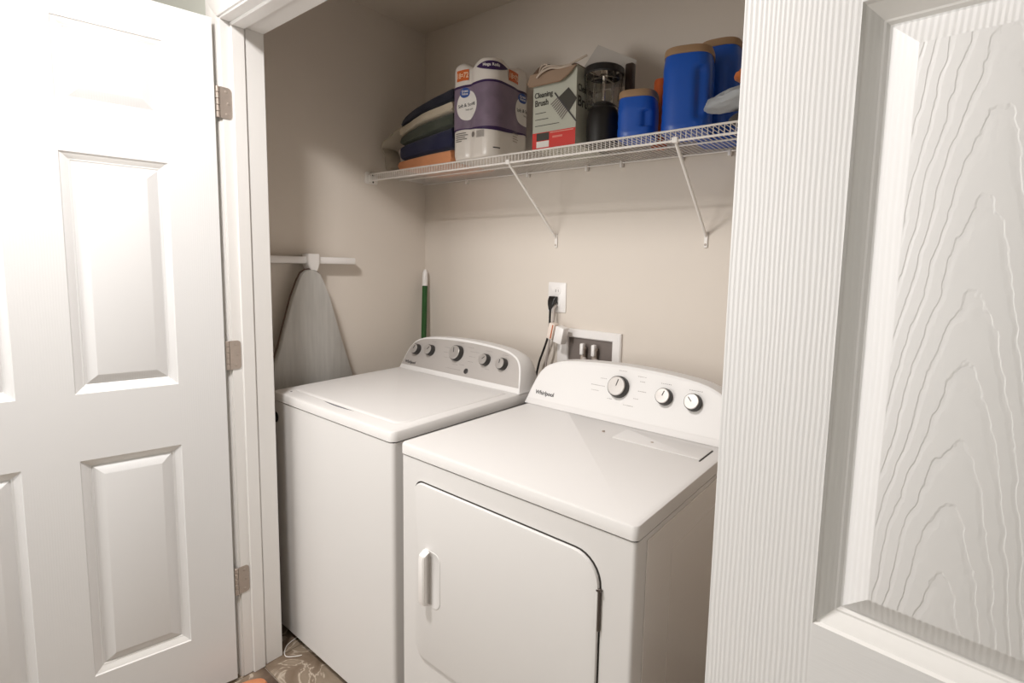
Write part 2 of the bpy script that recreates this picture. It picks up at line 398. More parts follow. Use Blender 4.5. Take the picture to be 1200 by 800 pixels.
def console(root, x0, x1, base, hs, ymax, panel_mat, knobs, button, logo, logo_mat, dashes):
    K = lambda x, h, d=0.0: on(base, x, h, d)
    out = console_outline(x0, x1, hs)
    bm = N()
    c = (x0+x1)/2
    def ring(f, d, ins, yb=None):
        r = []
        for x, h in out:
            xx = c+(x-c)*(1-ins/((x1-x0)/2)); hh = h*(1-ins/0.18) if h > 0.001 else 0
            p = K(xx, hh, d)
            if yb is not None:
                p = Vector((xx, p.y+(yb-p.y)*f, p.z))
            r.append(p)
        return r
    hb = 0.020
    inner = console_outline(x0, x1, hs, 0.010, hb)
    rings = [[K(x, h, -0.002) for x, h in inner], [K(x, h, 0.0) for x, h in inner], ring(0, 0.0, 0.003), ring(0, -0.0015, 0.0), ring(0, -0.010, -0.002)]
    for f, ins in ((0.35, -0.001), (0.6, 0.004), (0.85, 0.016), (1.0, 0.03)): rings.append(ring(f, 0, ins, ymax))
    # keep every ring above the deck
    for r in rings:
        for p in r: p.z = max(p.z, base[1])
    t2 = N(); loft(t2, rings)
    o = ob('console', t2, M_app, root, ang=40)
    # inset control panel face
    bm = N(); loft(bm, [[K(x, h, -0.004) for x, h in inner], [K(x, h, 0.0012) for x, h in inner]])
    ob('control_panel', bm, panel_mat, o, ang=40)
    for (x, h, r) in knobs:
        Mk = frame(K(x, h, 0.0012), (1, 0, 0), CU)
        ks = ob('knob', lathe(N(), [(r, 0), (r, 0.005), (r*0.93, 0.019), (r*0.90, 0.0205), (r*0.80, 0.0205)], 36, Mk), M_skirt, o)
        bm = N(); lathe(bm, [(r*0.86, 0.016), (r*0.86, 0.0218), (r*0.80, 0.0235), (r*0.30, 0.0238)], 36, Mk)
        ob('knob_face', bm, M_knob if True else None, ks)
        bm = N(); box(bm, -0.0012, 0.0012, 0.0, r*0.62, 0.0238, 0.0248); bm.transform(Mk @ Matrix.Rotation(random.uniform(-1, 1), 4, 'Z'))
        ob('knob_pointer', bm, M_skirt, ks)
    if button:
        x, h = button; Mk = frame(K(x, h, 0.0012), (1, 0, 0), CU)
        ob('button', lathe(N(), [(0.0105, 0), (0.0105, 0.002), (0.008, 0.003)], 24, Mk), M_skirt, o)
    bm = text_mesh('Whirlpool', logo[2], 0.0003); bm.transform(frame(K(logo[0], logo[1], 0.0018), (1, 0, 0), CU)); ob('lettering', bm, logo_mat, o, smooth=False)
    bm = N()
    for (x, h, w_) in dashes:
        n_ = max(1, int(w_/0.006))
        for k in range(n_):
            ww = 0.0042*random.uniform(0.6, 1)
            box(bm, x+k*0.006, x+k*0.006+ww, h, h+0.0018, 0.0013, 0.0017)
    bm.transform(frame(K(0, 0, 0), (1, 0, 0), CU))
    put(ob('control_markings', bm, M_mark, o, smooth=False), kind='stuff')
    return o
M_mark = mat('grey_markings', (0.30, 0.27, 0.26), 0.6)
M_wpanel = mat('white_panel', (0.78, 0.76, 0.745), 0.35)

# ---- washer
WX0, WX1, WY, WZ = 0.190, 0.893, -0.823, 0.904
BW = (-0.302, 0.912)
ws = empty('washing_machine', ((WX0+WX1)/2, -0.50, 0), 0, 'white top loading washing machine with grey five knob console, in the left corner', 'washing machine')
# cabinet
bm = N(); outl = rrect(WX0+0.002, WX1-0.002, WY+0.003, -0.16, (0.012, 0.012, 0.01, 0.01), 4)
loft(bm, [[Vector((x, y, z)) for x, y in outl] for z in (0.03, WZ-0.034)]); ob('cabinet', bm, M_app, ws)
bm = N(); box(bm, WX0+0.02, WX1-0.02, WY+0.03, -0.2, 0.012, 0.032); ob('plinth', bm, M_gap, ws)
for x in (WX0+0.05, WX1-0.05):
    for y in (WY+0.06, -0.22): ob('foot', lathe(N(), [(0.02, 0), (0.02, 0.008), (0.008, 0.01), (0.008, 0.03)], 16, Matrix.Translation((x, y, 0))), M_black, ws)
# deck with a rise toward the back
def deckring(z, ins, y1=-0.155): return [Vector((x, y, z+(0.010*max(0, (y-WY-0.1)/0.5) if z > WZ-0.02 else 0))) for x, y in rrect(WX0+ins, WX1-ins, WY+ins, y1, (0.020, 0.020, 0.01, 0.01), 6)]
bm = N(); loft(bm, [deckring(WZ-0.031, 0.002), deckring(WZ-0.030, 0), deckring(WZ-0.007, 0), deckring(WZ-0.002, 0.0025), deckring(WZ, 0.008)])
ob('top_deck', bm, M_app, ws, ang=40)
bm = N(); box(bm, WX0+0.006, WX1-0.006, WY+0.008, -0.17, WZ-0.035, WZ-0.030); ob('seam', bm, M_gap, ws)
# lid: a low raised slab on the deck with a finger recess in front
def zdeck(y): return WZ+0.010*max(0, (y-WY-0.1)/0.5)
def lidring(dz, ins): return [Vector((x, y, zdeck(y)+dz)) for x, y in rrect(WX0+0.040+ins, WX1-0.040-ins, WY+0.052+ins, -0.325, (0.035, 0.035, 0.006, 0.006), 6)]
bm = N(); loft(bm, [lidring(-0.001, 0), lidring(0.0015, 0), lidring(0.004, 0.004), lidring(0.0045, 0.012)]); lid = ob('lid', bm, M_app, ws, ang=50)
# crescent finger recess
bm = N(); pts = []
n = 20
for k in range(n+1):
    t_ = k/n; x = 0.425+0.25*t_; pts.append((x, WY+0.052-0.014*math.sin(PI*t_)**0.8))
back = [(0.425+0.25*k/n, WY+0.0535) for k in range(n, -1, -1)]
poly = pts+back[1:-1]
loft(bm, [[Vector((x, y, WZ-0.0008)) for x, y in poly], [Vector((x, y, WZ+0.0006)) for x, y in poly]])
ob('finger_recess', bm, mat('recess_grey', (0.10, 0.10, 0.13), 0.5), ws)
ob('bumper', lathe(N(), [(0.003, WZ), (0.003, WZ+0.0015), (0.001, WZ+0.002)], 12, Matrix.Translation((0.262, WY+0.035, 0))), M_gap, ws)
# round plug on cabinet front
sp_ = ob('round_plug', lathe(N(), [(0.019, 0), (0.019, 0.004), (0.015, 0.006), (0.014, 0.004), (0.010, 0.004)], 28, frame((0.212, WY+0.003, 0.812), (1, 0, 0), (0, 0, 1))), M_black, ws)
bm = N(); tube(bm, spline([(0.206, WY-0.003, 0.822), (0.214, WY-0.003, 0.818), (0.209, WY-0.003, 0.812), (0.217, WY-0.003, 0.806), (0.211, WY-0.003, 0.802)], 4), 0.0015, 6); ob('plug_glint', bm, M_knob, sp_)  # S-shaped glint on the plug, modelled as a bright wire
console(ws, 0.203, 0.893, BW, 0.90, -0.155, M_silver,
        [(0.287, 0.091, 0.023), (0.374, 0.097, 0.023), (0.533, 0.104, 0.032), (0.693, 0.098, 0.023), (0.783, 0.094, 0.023)],
        (0.606, 0.042), (0.232, 0.028, 0.0165), M_ink,
        [(0.36, 0.135, 0.03), (0.52, 0.146, 0.04), (0.58, 0.135, 0.04), (0.60, 0.12, 0.05), (0.60, 0.10, 0.04), (0.60, 0.08, 0.035), (0.45, 0.12, 0.03), (0.45, 0.10, 0.03),
         (0.46, 0.08, 0.03), (0.49, 0.040, 0.085), (0.52, 0.058, 0.03), (0.68, 0.133, 0.04), (0.77, 0.128, 0.03), (0.70, 0.064, 0.025), (0.56, 0.062, 0.03)])

# ---- dryer
DX0, DX1, DY, DZ = 0.928, 1.645, -0.823, 0.8875
BD = (-0.300, 0.8885)
ds = empty('clothes_dryer', ((DX0+DX1)/2, -0.48, 0), 0, 'white front loading clothes dryer with white three knob console, right of the washer', 'clothes dryer')
bm = N(); outl = rrect(DX0+0.002, DX1-0.002, DY+0.003, -0.13, (0.010, 0.010, 0.008, 0.008), 4)
loft(bm, [[Vector((x, y, z)) for x, y in outl] for z in (0.03, DZ-0.034)]); ob('cabinet', bm, M_app, ds)
bm = N(); box(bm, DX1-0.0025, DX1+0.0005, DY+0.045, -0.135, 0.04, DZ-0.045, 0.001, 1)
box(bm, DX1-0.0005, DX1+0.0015, DY+0.16, -0.16, 0.10, DZ-0.11, 0.0012, 1)
ob('side_panel', bm, M_side, ds)
bm = N(); box(bm, DX0+0.02, DX1-0.02, DY+0.03, -0.15, 0.012, 0.032); ob('plinth', bm, M_gap, ds)
for x in (DX0+0.05, DX1-0.05):
    for y in (DY+0.06, -0.20): ob('foot', lathe(N(), [(0.02, 0), (0.02, 0.008), (0.008, 0.01), (0.008, 0.03)], 16, Matrix.Translation((x, y, 0))), M_black, ds)
def dtop(z, ins): return [Vector((x, y, z)) for x, y in rrect(DX0+ins, DX1-ins, DY+ins, -0.125, (0.014, 0.014, 0.01, 0.01), 6)]
bm = N(); loft(bm, [dtop(DZ-0.031, 0.002), dtop(DZ-0.030, 0), dtop(DZ-0.006, 0), dtop(DZ-0.0018, 0.002), dtop(DZ, 0.007)])
ob('top_deck', bm, M_app, ds, ang=40)
bm = N(); box(bm, DX0+0.006, DX1-0.004, DY+0.008, -0.15, DZ-0.035, DZ-0.030); ob('seam', bm, M_gap, ds)
# lint screen lid
bm = N(); loft(bm, [[Vector((x, y, DZ+dz)) for x, y in rrect(1.345+i_, 1.606-i_, -0.418+i_, -0.325-i_, 0.006, 4)] for dz, i_ in ((-0.001, 0), (0.0012, 0), (0.0022, 0.0015))]); ll = ob('lint_lid', bm, M_app, ds)
bm = N(); box(bm, 1.6065, 1.6105, -0.43, -0.335, DZ-0.001, DZ+0.0008); ob('lint_slot', bm, M_gap, ds)
for x, y in ((1.30, -0.39), (1.455, -0.385)): ob('screw', lathe(N(), [(0.0045, DZ-0.001), (0.0045, DZ+0.003), (0.002, DZ+0.004)], 12, Matrix.Translation((x, y, 0))), M_nickel, ds)
# door
do_ = [(x, z) for x, z in rrect(0.992, 1.566, 0.315, 0.797, (0.045, 0.06, 0.062, 0.030), 8)]
def off(o, d, c=((0.992+1.566)/2, (0.315+0.797)/2), w_=0.287, h_=0.241): return [(c[0]+(x-c[0])*(1-d/w_), c[1]+(z-c[1])*(1-d/h_)) for x, z in o]
bm = N(); loft(bm, [[Vector((x, DY+0.004, z)) for x, z in off(do_, -0.0035)], [Vector((x, DY+0.0022, z)) for x, z in off(do_, -0.0035)]]); ob('door_seam', bm, M_gap, ds)
bm = N()
loft(bm, [[Vector((x, DY+0.004, z)) for x, z in do_], [Vector((x, DY-0.0025, z)) for x, z in do_], [Vector((x, DY-0.0046, z)) for x, z in off(do_, 0.0008)], [Vector((x, DY-0.005, z)) for x, z in off(do_, 0.0025)]])
dd = ob('dryer_door', bm, M_app, ds, ang=45)
DF = DY-0.005
bm = N(); rr = rrect(1.036, 1.098, 0.476, 0.628, (0.018, 0.022, 0.022, 0.012), 6)
loft(bm, [[Vector((x, DF-0.0002, z)) for x, z in rr], [Vector((x, DF-0.0012, z)) for x, z in off(rr, 0.001, (1.067, 0.552), 0.031, 0.076)], [Vector((x, DF-0.0014, z)) for x, z in off(rr, 0.003, (1.067, 0.552), 0.031, 0.076)],
          [Vector((x, DF-0.0004, z)) for x, z in off(rr, 0.006, (1.067, 0.552), 0.031, 0.076)]])
hb_ = ob('handle_well', bm, M_app, dd)
bm = N()
prof = [(1.040, 0.0), (1.040, 0.020), (1.044, 0.026), (1.060, 0.027), (1.0635, 0.024), (1.0635, 0.016), (1.054, 0.010), (1.054, 0.0)]
rings = [[Vector((x, DF-d*s_, z)) for x, d in prof] for z, s_ in ((0.484, 0.35), (0.490, 0.9), (0.500, 1), (0.612, 1), (0.622, 0.9), (0.628, 0.35))]
loft(bm, rings); ob('handle', bm, M_plas, hb_, ang=30)
for z in (0.69, 0.40):
    bm = N(); box(bm, 1.5655, 1.5705, DY-0.003, DY+0.004, z-0.045, z+0.045, 0.001, 1); box(bm, 1.562, 1.5725, DY-0.005, DY+0.002, z+0.040, z+0.044)
    ob('hinge', bm, mat('dark_hinge', (0.10, 0.08, 0.07), 0.4, metal=0.6), dd)
console(ds, 0.917, 1.655, BD, 1.0, -0.13, M_wpanel,
        [(1.273, 0.112, 0.035), (1.430, 0.108, 0.0255), (1.520, 0.107, 0.0255)], None, (0.955, 0.038, 0.0190), M_ink,
        [(1.26, 0.164, 0.03), (1.33, 0.155, 0.03), (1.34, 0.14, 0.02), (1.34, 0.11, 0.03), (1.17, 0.105, 0.055), (1.175, 0.088, 0.035), (1.20, 0.13, 0.025), (1.24, 0.07, 0.02), (1.33, 0.085, 0.02),
         (1.30, 0.06, 0.04), (1.41, 0.146, 0.04), (1.50, 0.141, 0.045)])

# ------------------------------------------------------------------ outlet, laundry box, cords
ot = empty('wall_outlet', (0.825, 0, 1.24), 0, 'white wall outlet plate on the back wall with black plug in it', 'outlet')
bm = N(); loft(bm, [[Vector((x, y, z)) for x, z in rrect(0.781+i, 0.870-i, 1.182+i, 1.302-i, 0.006, 4)] for y, i in ((-0.0005, 0), (-0.004, 0), (-0.006, 0.003))]); ob('plate', bm, M_plas, ot)
for z in (1.267, 1.217):
    s_ = ob('socket', lathe(N(), [(0.017, 0), (0.017, 0.0015), (0.015, 0.002)], 24, frame((0.828, -0.006, z), (1, 0, 0), (0, 0, 1))), M_plas, ot)
    bm = N(); box(bm, 0.821, 0.8228, -0.0084, -0.0075, z-0.004, z+0.006); box(bm, 0.833, 0.8348, -0.0084, -0.0075, z-0.004, z+0.006); ob('slot', bm, M_gap, s_)
# black plug and cord
bp_ = empty('black_power_cord', (0.80, -0.1, 0.9), 0, 'black power plug and cord hanging from the wall outlet', 'power cord')
bm = N(); loft(bm, [[Vector((0.815+x*s, -0.0085-dy, 1.232-dz+z*s2)) for x, z in rrect(-0.016, 0.016, -0.014, 0.014, 0.004, 3)] for dy, dz, s, s2 in ((0, 0, 1.1, 1), (0.012, 0.0, 1.15, 1), (0.022, 0.012, 0.95, 0.9), (0.026, 0.030, 0.5, 0.6), (0.024, 0.042, 0.3, 0.4))])
ob('plug', bm, M_black, bp_)
bm = N(); tube(bm, spline([(0.815, -0.033, 1.193), (0.812, -0.03, 1.15), (0.815, -0.036, 1.11), (0.805, -0.036, 1.07), (0.785, -0.035, 1.02), (0.762, -0.034, 0.96), (0.755, -0.05, 0.85), (0.76, -0.06, 0.6)], 6), 0.0045, 8); ob('cord', bm, M_black, bp_)
M_gcord = mat('grey_cord', (0.45, 0.40, 0.37), 0.5)
gc = top('grey_power_cord', tube(N(), spline([(0.829, -0.012, 1.212), (0.831, -0.030, 1.195), (0.832, -0.034, 1.15), (0.822, -0.042, 1.10), (0.822, -0.045, 1.05), (0.805, -0.04, 0.97), (0.80, -0.05, 0.8), (0.80, -0.05, 0.6)], 6), 0.0048, 8), M_gcord, 'grey power cord running down beside the black one', 'power cord')
# adapter
ad = empty('plug_adapter', (0.88, -0.05, 1.08), 0, 'white blocky plug adapter with orange stripe hanging below the outlet', 'plug adapter')
MA = Matrix.Translation((0.870, -0.060, 1.107)) @ Matrix.Rotation(math.radians(12), 4, 'Y')
ob('adapter_body', box(N(), 0.002, 0.042, -0.018, 0.02, -0.034, 0.032, 0.004, 2, MA), M_plas, ad)
ob('adapter_plug', box(N(), -0.034, -0.006, -0.016, 0.018, -0.030, 0.034, 0.004, 2, MA), mat('peach_white_plastic', (0.85, 0.74, 0.66), 0.4), ad)
ob('adapter_stripe', box(N(), -0.016, -0.010, -0.0175, 0.015, -0.026, 0.030, 0.001, 1, MA), mat('rust_orange', (0.50, 0.14, 0.05), 0.5), ad)
ob('adapter_prong', box(N(), -0.008, 0.004, -0.004, 0.004, -0.006, 0.0, 0.0, 1, MA), M_nickel, ad)
# recessed laundry box
lb = empty('laundry_valve_box', (0.98, 0, 1.05), 0, 'white framed recessed laundry box with two valves behind the dryer', 'valve box')
bm = N()
X0, X1, Z0, Z1 = 0.838, 1.131, 0.93, 1.124; x0, x1, z0, z1 = 0.892, 1.094, 0.95, 1.090
def fr(y, a): return [Vector((X0+a, y, Z0+a)), Vector((X1-a, y, Z0+a)), Vector((X1-a, y, Z1-a)), Vector((X0+a, y, Z1-a))]
def fi(y, a): return [Vector((x0-a, y, z0-a)), Vector((x1+a, y, z0-a)), Vector((x1+a, y, z1+a)), Vector((x0-a, y, z1+a))]
loft(bm, [fr(-0.0005, 0), fr(-0.010, 0), fr(-0.014, 0.004), fi(-0.014, 0.004), fi(-0.010, 0), fi(-0.0005, 0)], cap=False, closed=True)
ob('frame', bm, M_plas, lb)
bm = N(); box(bm, x0, x1, -0.004, -0.001, z0, z1); ob('recess', bm, mat('grey_recess', (0.17, 0.14, 0.125), 0.6, var=0.1, vscale=30), lb)
for x in (0.972, 1.024):
    v = ob('valve', lathe(N(), [(0.010, 0), (0.010, 0.045), (0.013, 0.047), (0.013, 0.055)], 16, Matrix.Translation((x, -0.022, 1.005))), M_nickel, lb)
    ob('valve_handle', box(N(), x-0.007, x+0.008, -0.038, -0.018, 1.030, 1.074, 0.004), M_plas, v)
    bm = N(); tube(bm, spline([(x+0.012, -0.03, 1.018), (x+0.02, -0.045, 0.99), (x+0.02, -0.05, 0.93), (x+0.02, -0.05, 0.7)], 5), 0.009, 10); ob('hose', bm, M_gcord, v)

# ------------------------------------------------------------------ broom
br = empty('broom', (0.13, -0.13, 0), 0, 'green broom pole with white tip leaning in the back left corner', 'broom')
pa, pb = Vector((0.036, -0.028, 1.333)), Vector((0.128, -0.135, 0.11))
d_ = (pb-pa).normalized(); zz = (pa-pb).length
Mb = Matrix.Translation(pa) @ Vector((0, 0, -1)).rotation_difference(d_).to_matrix().to_4x4()
ob('pole', lathe(N(), [(0.0125, -0.078), (0.0125, -zz)], 20, Mb), mat('green_coated_pole', (0.014, 0.085, 0.014), 0.35), br)
ob('tip', lathe(N(), [(0.0133, -0.080), (0.0133, -0.045), (0.012, -0.015), (0.006, 0.0)], 20, Mb), M_plas, br)
bm = N(); loft(bm, [[Vector((0.128+x, -0.135+y, z)) for x, y in rrect(-w_, w_, -0.02, 0.02, 0.01, 4)] for z, w_ in ((0.005, 0.072), (0.10, 0.055), (0.125, 0.03))]); ob('bristles', bm, mat('green_bristles', (0.03, 0.12, 0.04), 0.9, bump=0.6, bscale=80, stretch=(8, 8, 0.5)), br)

# ------------------------------------------------------------------ ironing board hung on the left wall
ib = empty('ironing_board', (0.06, -0.61, 0.0), 0, 'folded ironing board with silver grey cover standing nose up at left wall', 'ironing board')
half = [(0.0, 1.327), (0.018, 1.325), (0.036, 1.312), (0.05, 1.285), (0.075, 1.22), (0.10, 1.13), (0.127, 1.03), (0.155, 0.94), (0.178, 0.86), (0.188, 0.76), (0.190, 0.60), (0.190, 0.06)]
cyb = -0.611
def boardring(x, s, dn): return [Vector((x, cyb+h*s, z-dn)) for h, z in half]+[Vector((x, cyb-h*s, z-dn)) for h, z in half[:0:-1]]
def iron_mat():
    mt = mat('silver_cover_cloth', (0.50, 0.485, 0.46), 0.55, metal=0.1, var=0.2, vscale=9, bump=0.25, bscale=14, stretch=(1, 7, 0.7)); return mt
bm = N(); loft(bm, [boardring(0.050, 0.96, 0.004), boardring(0.054, 1.0, 0), boardring(0.070, 1.0, 0), boardring(0.077, 0.97, 0.004)])
pad = ob('cover', bm, iron_mat(), ib, ang=60)
bm = N(); edge = [v for v in boardring(0.058, 1.012, -0.002)]
tube(bm, edge[:12][::-1]+[]+[], 0.0035, 6); tube(bm, [edge[0]]+edge[12:][::-1], 0.0035, 6)
ob('cover_hem', bm, mat('brown_hem', (0.12, 0.075, 0.055), 0.7), ib)
bm = N(); box(bm, 0.014, 0.052, -0.80, -0.405, 1.350, 1.378, 0.006)
ft = ob('foot_bar', bm, M_plas, ib)
bm = N(); loft(bm, [[Vector((x, -0.592+y*s, z)) for x, y in rrect(0.012, 0.066, -0.024, 0.024, 0.008, 4)] for z, s in ((1.322, 0.5), (1.335, 0.8), (1.350, 1.0), (1.385, 1.0), (1.389, 0.9))])
ob('foot_bracket', bm, M_plas, ib)
for y in (-0.60,):
    bm = N(); tube(bm, [(0.030, y, 1.360), (0.030, y, 0.12)], 0.009, 10); ob('leg', bm, M_plas, ib)

# ------------------------------------------------------------------ wire shelf
SZ = 1.745; SY = -0.305
sh = empty('wire_shelf', (RX/2, 0, SZ), 0, 'white ventilated wire shelf across the back wall with two diagonal braces', 'shelf')
bm = N()
for y, z, r in ((SY, SZ, 0.0030), (SY, SZ-0.028, 0.0034), (-0.012, SZ-0.004, 0.0030), (-0.15, SZ-0.004, 0.0030)):
    tube(bm, [(0.004, y, z), (RX-0.004, y, z)], r, 8)
ob('rail', bm, M_wire, sh)
bm = N(); x = 0.02
while x < RX-0.01:
    tube(bm, [(x, -0.010, SZ-0.001), (x, SY+0.003, SZ-0.001), (x, SY-0.001, SZ-0.004), (x, SY-0.001, SZ-0.028)], 0.00125, 5)
    x += 0.0150
put(ob('cross_wires', bm, M_wire, sh), kind='stuff')
for bx_ in (0.815, 1.432):
    bm = N()
    tube(bm, [(bx_+0.012, SY+0.002, SZ-0.024), (bx_+0.012, SY+0.008, SZ-0.035), (bx_-0.002, -0.018, 1.492), (bx_-0.002, -0.006, 1.478)], 0.0048, 8)
    box(bm, bx_-0.008, bx_+0.005, -0.006, -0.0005, 1.44, 1.492, 0.002)
    b_ = ob('brace', bm, M_wire, sh)
    ob('brace_clip', box(N(), bx_+0.003, bx_+0.021, SY-0.006, SY+0.006, SZ-0.034, SZ-0.018, 0.002), M_wire, b_)
    ob('screw', lathe(N(), [(0.004, 0), (0.004, 0.001), (0.002, 0.002)], 12, frame((bx_-0.002, -0.006, 1.450), (1, 0, 0), (0, 0, 1))), M_nickel, b_)
for x in (0.30, 0.66, 0.95, 1.10, 1.33, 1.49, 1.8):
    ob('wall_clip', box(N(), x, x+0.010, -0.018, -0.001, SZ-0.020, SZ+0.004, 0.002), M_wire, sh)
bm = N(); loft(bm, [[Vector((x, y, z)) for y, z in rrect(SY-0.022, SY+0.040, SZ-0.042, SZ+0.010, 0.010, 4)] for x in (0.0008, 0.005)])
box(bm, 0.005, 0.018, SY-0.010, SY+0.030, SZ-0.036, SZ-0.004, 0.003)
eb = ob('end_bracket', bm, M_wire, sh)
for dz in (-0.004, -0.034):
    bm = N(); lathe(bm, [(0.004, 0), (0.004, 0.0008)], 12, frame((0.0182, SY+0.008, SZ+dz), (0, 1, 0), (0, 0, 1)))
    ob('bracket_hole', bm, M_gap, eb)

# ------------------------------------------------------------------ things on the shelf
ST = SZ+0.0035     # top of wires
def cloth_slab(x0, x1, fb, ft, y0, y1, nx=44, r=1.0, nz=0.003, seed=0, hem=True):
    """folded cloth: bottom fb(x), top ft(x) heights, rounded front"""
    rings = []
    for i in range(nx+1):
        t_ = i/nx; x = x0+(x1-x0)*t_
        e = min(t_, 1-t_)*(x1-x0); rd = 0.007
        k = math.sqrt(max(0, 1-(1-min(1, e/rd))**2)) if e < rd else 1
        k = max(k, 0.45)
        zb, zt = fb(x)+0.0015, ft(x)-0.0015; zc = (zb+zt)/2; hh = (zt-zb)/2*k; ring = []
        m_ = 20
        for j in range(m_):
            a_ = 2*PI*j/m_; ca, sa = math.cos(a_), math.sin(a_)
            ex = 0.28
            yy = (y0+y1)/2+(y1-y0)/2*(abs(ca)**ex)*(1 if ca > 0 else -1)*(0.985+0.015*k)
            zz_ = zc+hh*(abs(sa)**0.32)*(1 if sa > 0 else -1)
            nn = noise.noise(Vector((x*14+seed, yy*14, zz_*30)))
            ring.append(Vector((x, yy+nn*nz*2, zz_+nn*nz*0.6)))
        rings.append(ring)
    return loft(N(), rings)
def lerpf(P):
    def f(x):
        if x <= P[0][0]: return P[0][1]
        for (a_, b_), (c_, d_) in zip(P, P[1:]):
            if x <= c_:
                t_ = (x-a_)/(c_-a_); return b_+(d_-b_)*t_
        return P[-1][1]
    return f
def smoothf(P):
    Q = spline([Vector((a_, b_, 0)) for a_, b_ in P], 6); return lerpf([(p.x, p.y) for p in Q])
B0 = lambda x: ST
L1 = smoothf([(0.17, 1.786), (0.30, 1.795), (0.42, 1.801), (0.54, 1.803)])
L2 = smoothf([(0.17, 1.838), (0.24, 1.856), (0.36, 1.872), (0.54, 1.892)])
L3 = smoothf([(0.17, 1.868), (0.24, 1.900), (0.36, 1.926), (0.54, 1.944)])
L4 = smoothf([(0.17, 1.905), (0.24, 1.938), (0.36, 1.965), (0.54, 1.985)])
L5 = smoothf([(0.17, 1.925), (0.24, 1.972), (0.36, 2.005), (0.54, 2.035)])
def M_cloth(name, c, **k): return mat(name, c, 0.95, var=0.15, vscale=14, bump=0.6, bscale=260, sheen=0.2, **k)
g = 'folded towels at the left end of the shelf'
top('folded_towel', cloth_slab(0.190, 0.520, B0, L1, -0.292, -0.05, seed=1), M_cloth('orange_towel', (0.78, 0.33, 0.155)), 'folded peach orange towel, bottom of the stack at shelf left end', 'towel', g)
top('folded_towel', cloth_slab(0.195, 0.520, L1, L2, -0.288, -0.05, seed=2), M_cloth('navy_towel', (0.012, 0.014, 0.055)), 'folded dark blue towel lying directly on the peach orange towel', 'towel', g)
top('folded_towel', cloth_slab(0.198, 0.520, L2, L3, -0.285, -0.05, seed=3), M_cloth('dark_green_towel', (0.060, 0.068, 0.050)), 'folded dark grey green towel in the middle of the stack', 'towel', g)
top('folded_towel', cloth_slab(0.196, 0.520, L3, L4, -0.288, -0.05, seed=4, nz=0.005), M_cloth('beige_towel', (0.56, 0.48, 0.37)), 'folded beige towel second from the top of the stack', 'towel', g)
top('folded_towel', cloth_slab(0.200, 0.520, L4, L5, -0.285, -0.05, seed=5), M_cloth('black_navy_towel', (0.008, 0.009, 0.022)), 'folded near black navy towel on top of the stack', 'towel', g)
# beige cloth drooping beside the stack
bm = N(); P = spline([(0.180, -0.262, 1.932), (0.155, -0.268, 1.922), (0.105, -0.275, 1.897), (0.062, -0.28, 1.872), (0.055, -0.282, 1.850), (0.075, -0.284, 1.825), (0.084, -0.286, 1.795), (0.086, -0.286, 1.770), (0.095, -0.286, 1.7525)], 5)
rings = []
for i, p in enumerate(P):
    t_ = i/(len(P)-1); d = (P[min(i+1, len(P)-1)]-P[max(i-1, 0)]).normalized(); nrm = Vector((d.z, 0, -d.x)).normalized()
    th = 0.019*(1-0.40*t_); dp = 0.05*(1-0.3*t_); ring = []
    for j in range(14):
        a_ = 2*PI*j/14; q = p+nrm*th*math.cos(a_)+Vector((0, 1, 0))*(dp*math.sin(a_)+0.045)
        q += nrm*0.006*noise.noise(q*30); ring.append(q)
    rings.append(ring)
loft(bm, rings); top('drooping_cloth', bm, M_cloth('pale_beige_cloth', (0.42, 0.37, 0.30)), 'pale beige cloth drooping down beside the left end of the towel stack', 'cloth')

# toilet paper pack
TPX, TPY, TW, TD = 0.530, -0.312, 0.222, 0.215      # front-left corner, width, depth
def perim(n=160):
    pts = rrect(TPX, TPX+TW, TPY, TPY+TD, 0.052, 10)   # ccw seen from above, starts at left of the front side
    P = [Vector((x, y, 0)) for x, y in pts]+[Vector((*pts[0], 0))]
    cxm, cym = TPX+TW/2-0.002, TPY+0.140
    def ind(p):   # pull in between the rolls
        kx = math.exp(-((p.x-cxm)/0.018)**2) if abs(p.y-(TPY+TD/2)) > TD*0.4 else 0
        ky = math.exp(-((p.y-cym)/0.018)**2) if abs(p.x-cxm) > TW*0.4 else 0
        return Vector((p.x+(cxm-p.x)*0.05*ky, p.y+(cym-p.y)*0.05*kx, 0))
    # resample
    L = [0]
    for a_, b_ in zip(P, P[1:]): L.append(L[-1]+(b_-a_).length)
    tot = L[-1]; out = []
    for k in range(n):
        s = tot*k/n; i = max(j for j in range(len(L)) if L[j] <= s+1e-12); i = min(i, len(P)-2)
        t_ = (s-L[i])/max(1e-9, L[i+1]-L[i]); out.append(ind(P[i].lerp(P[i+1], t_)))
    return out, tot
PR, PT = perim()
def per(s, z, d=0.0):
    n = len(PR); f = (s/PT*n) % n; i = int(f); t_ = f-i
    p = PR[i].lerp(PR[(i+1) % n], t_); tn = (PR[(i+1) % n]-PR[i]).normalized(); nn = Vector((tn.y, -tn.x, 0))
    return Vector((p.x, p.y, z))+nn*d
tp = empty('toilet_paper_pack', (TPX+TW/2, TPY+TD/2, ST), 0, 'tall wrapped pack of toilet paper rolls with purple band on the shelf', 'toilet paper')
M_wrap = mat('clear_wrap_white', (0.80, 0.74, 0.68), 0.3, coat=0.4, var=0.03, bump=0.25, bscale=35)
bm = N(); rings = []
cc = Vector((TPX+TW/2, TPY+TD/2, 0))
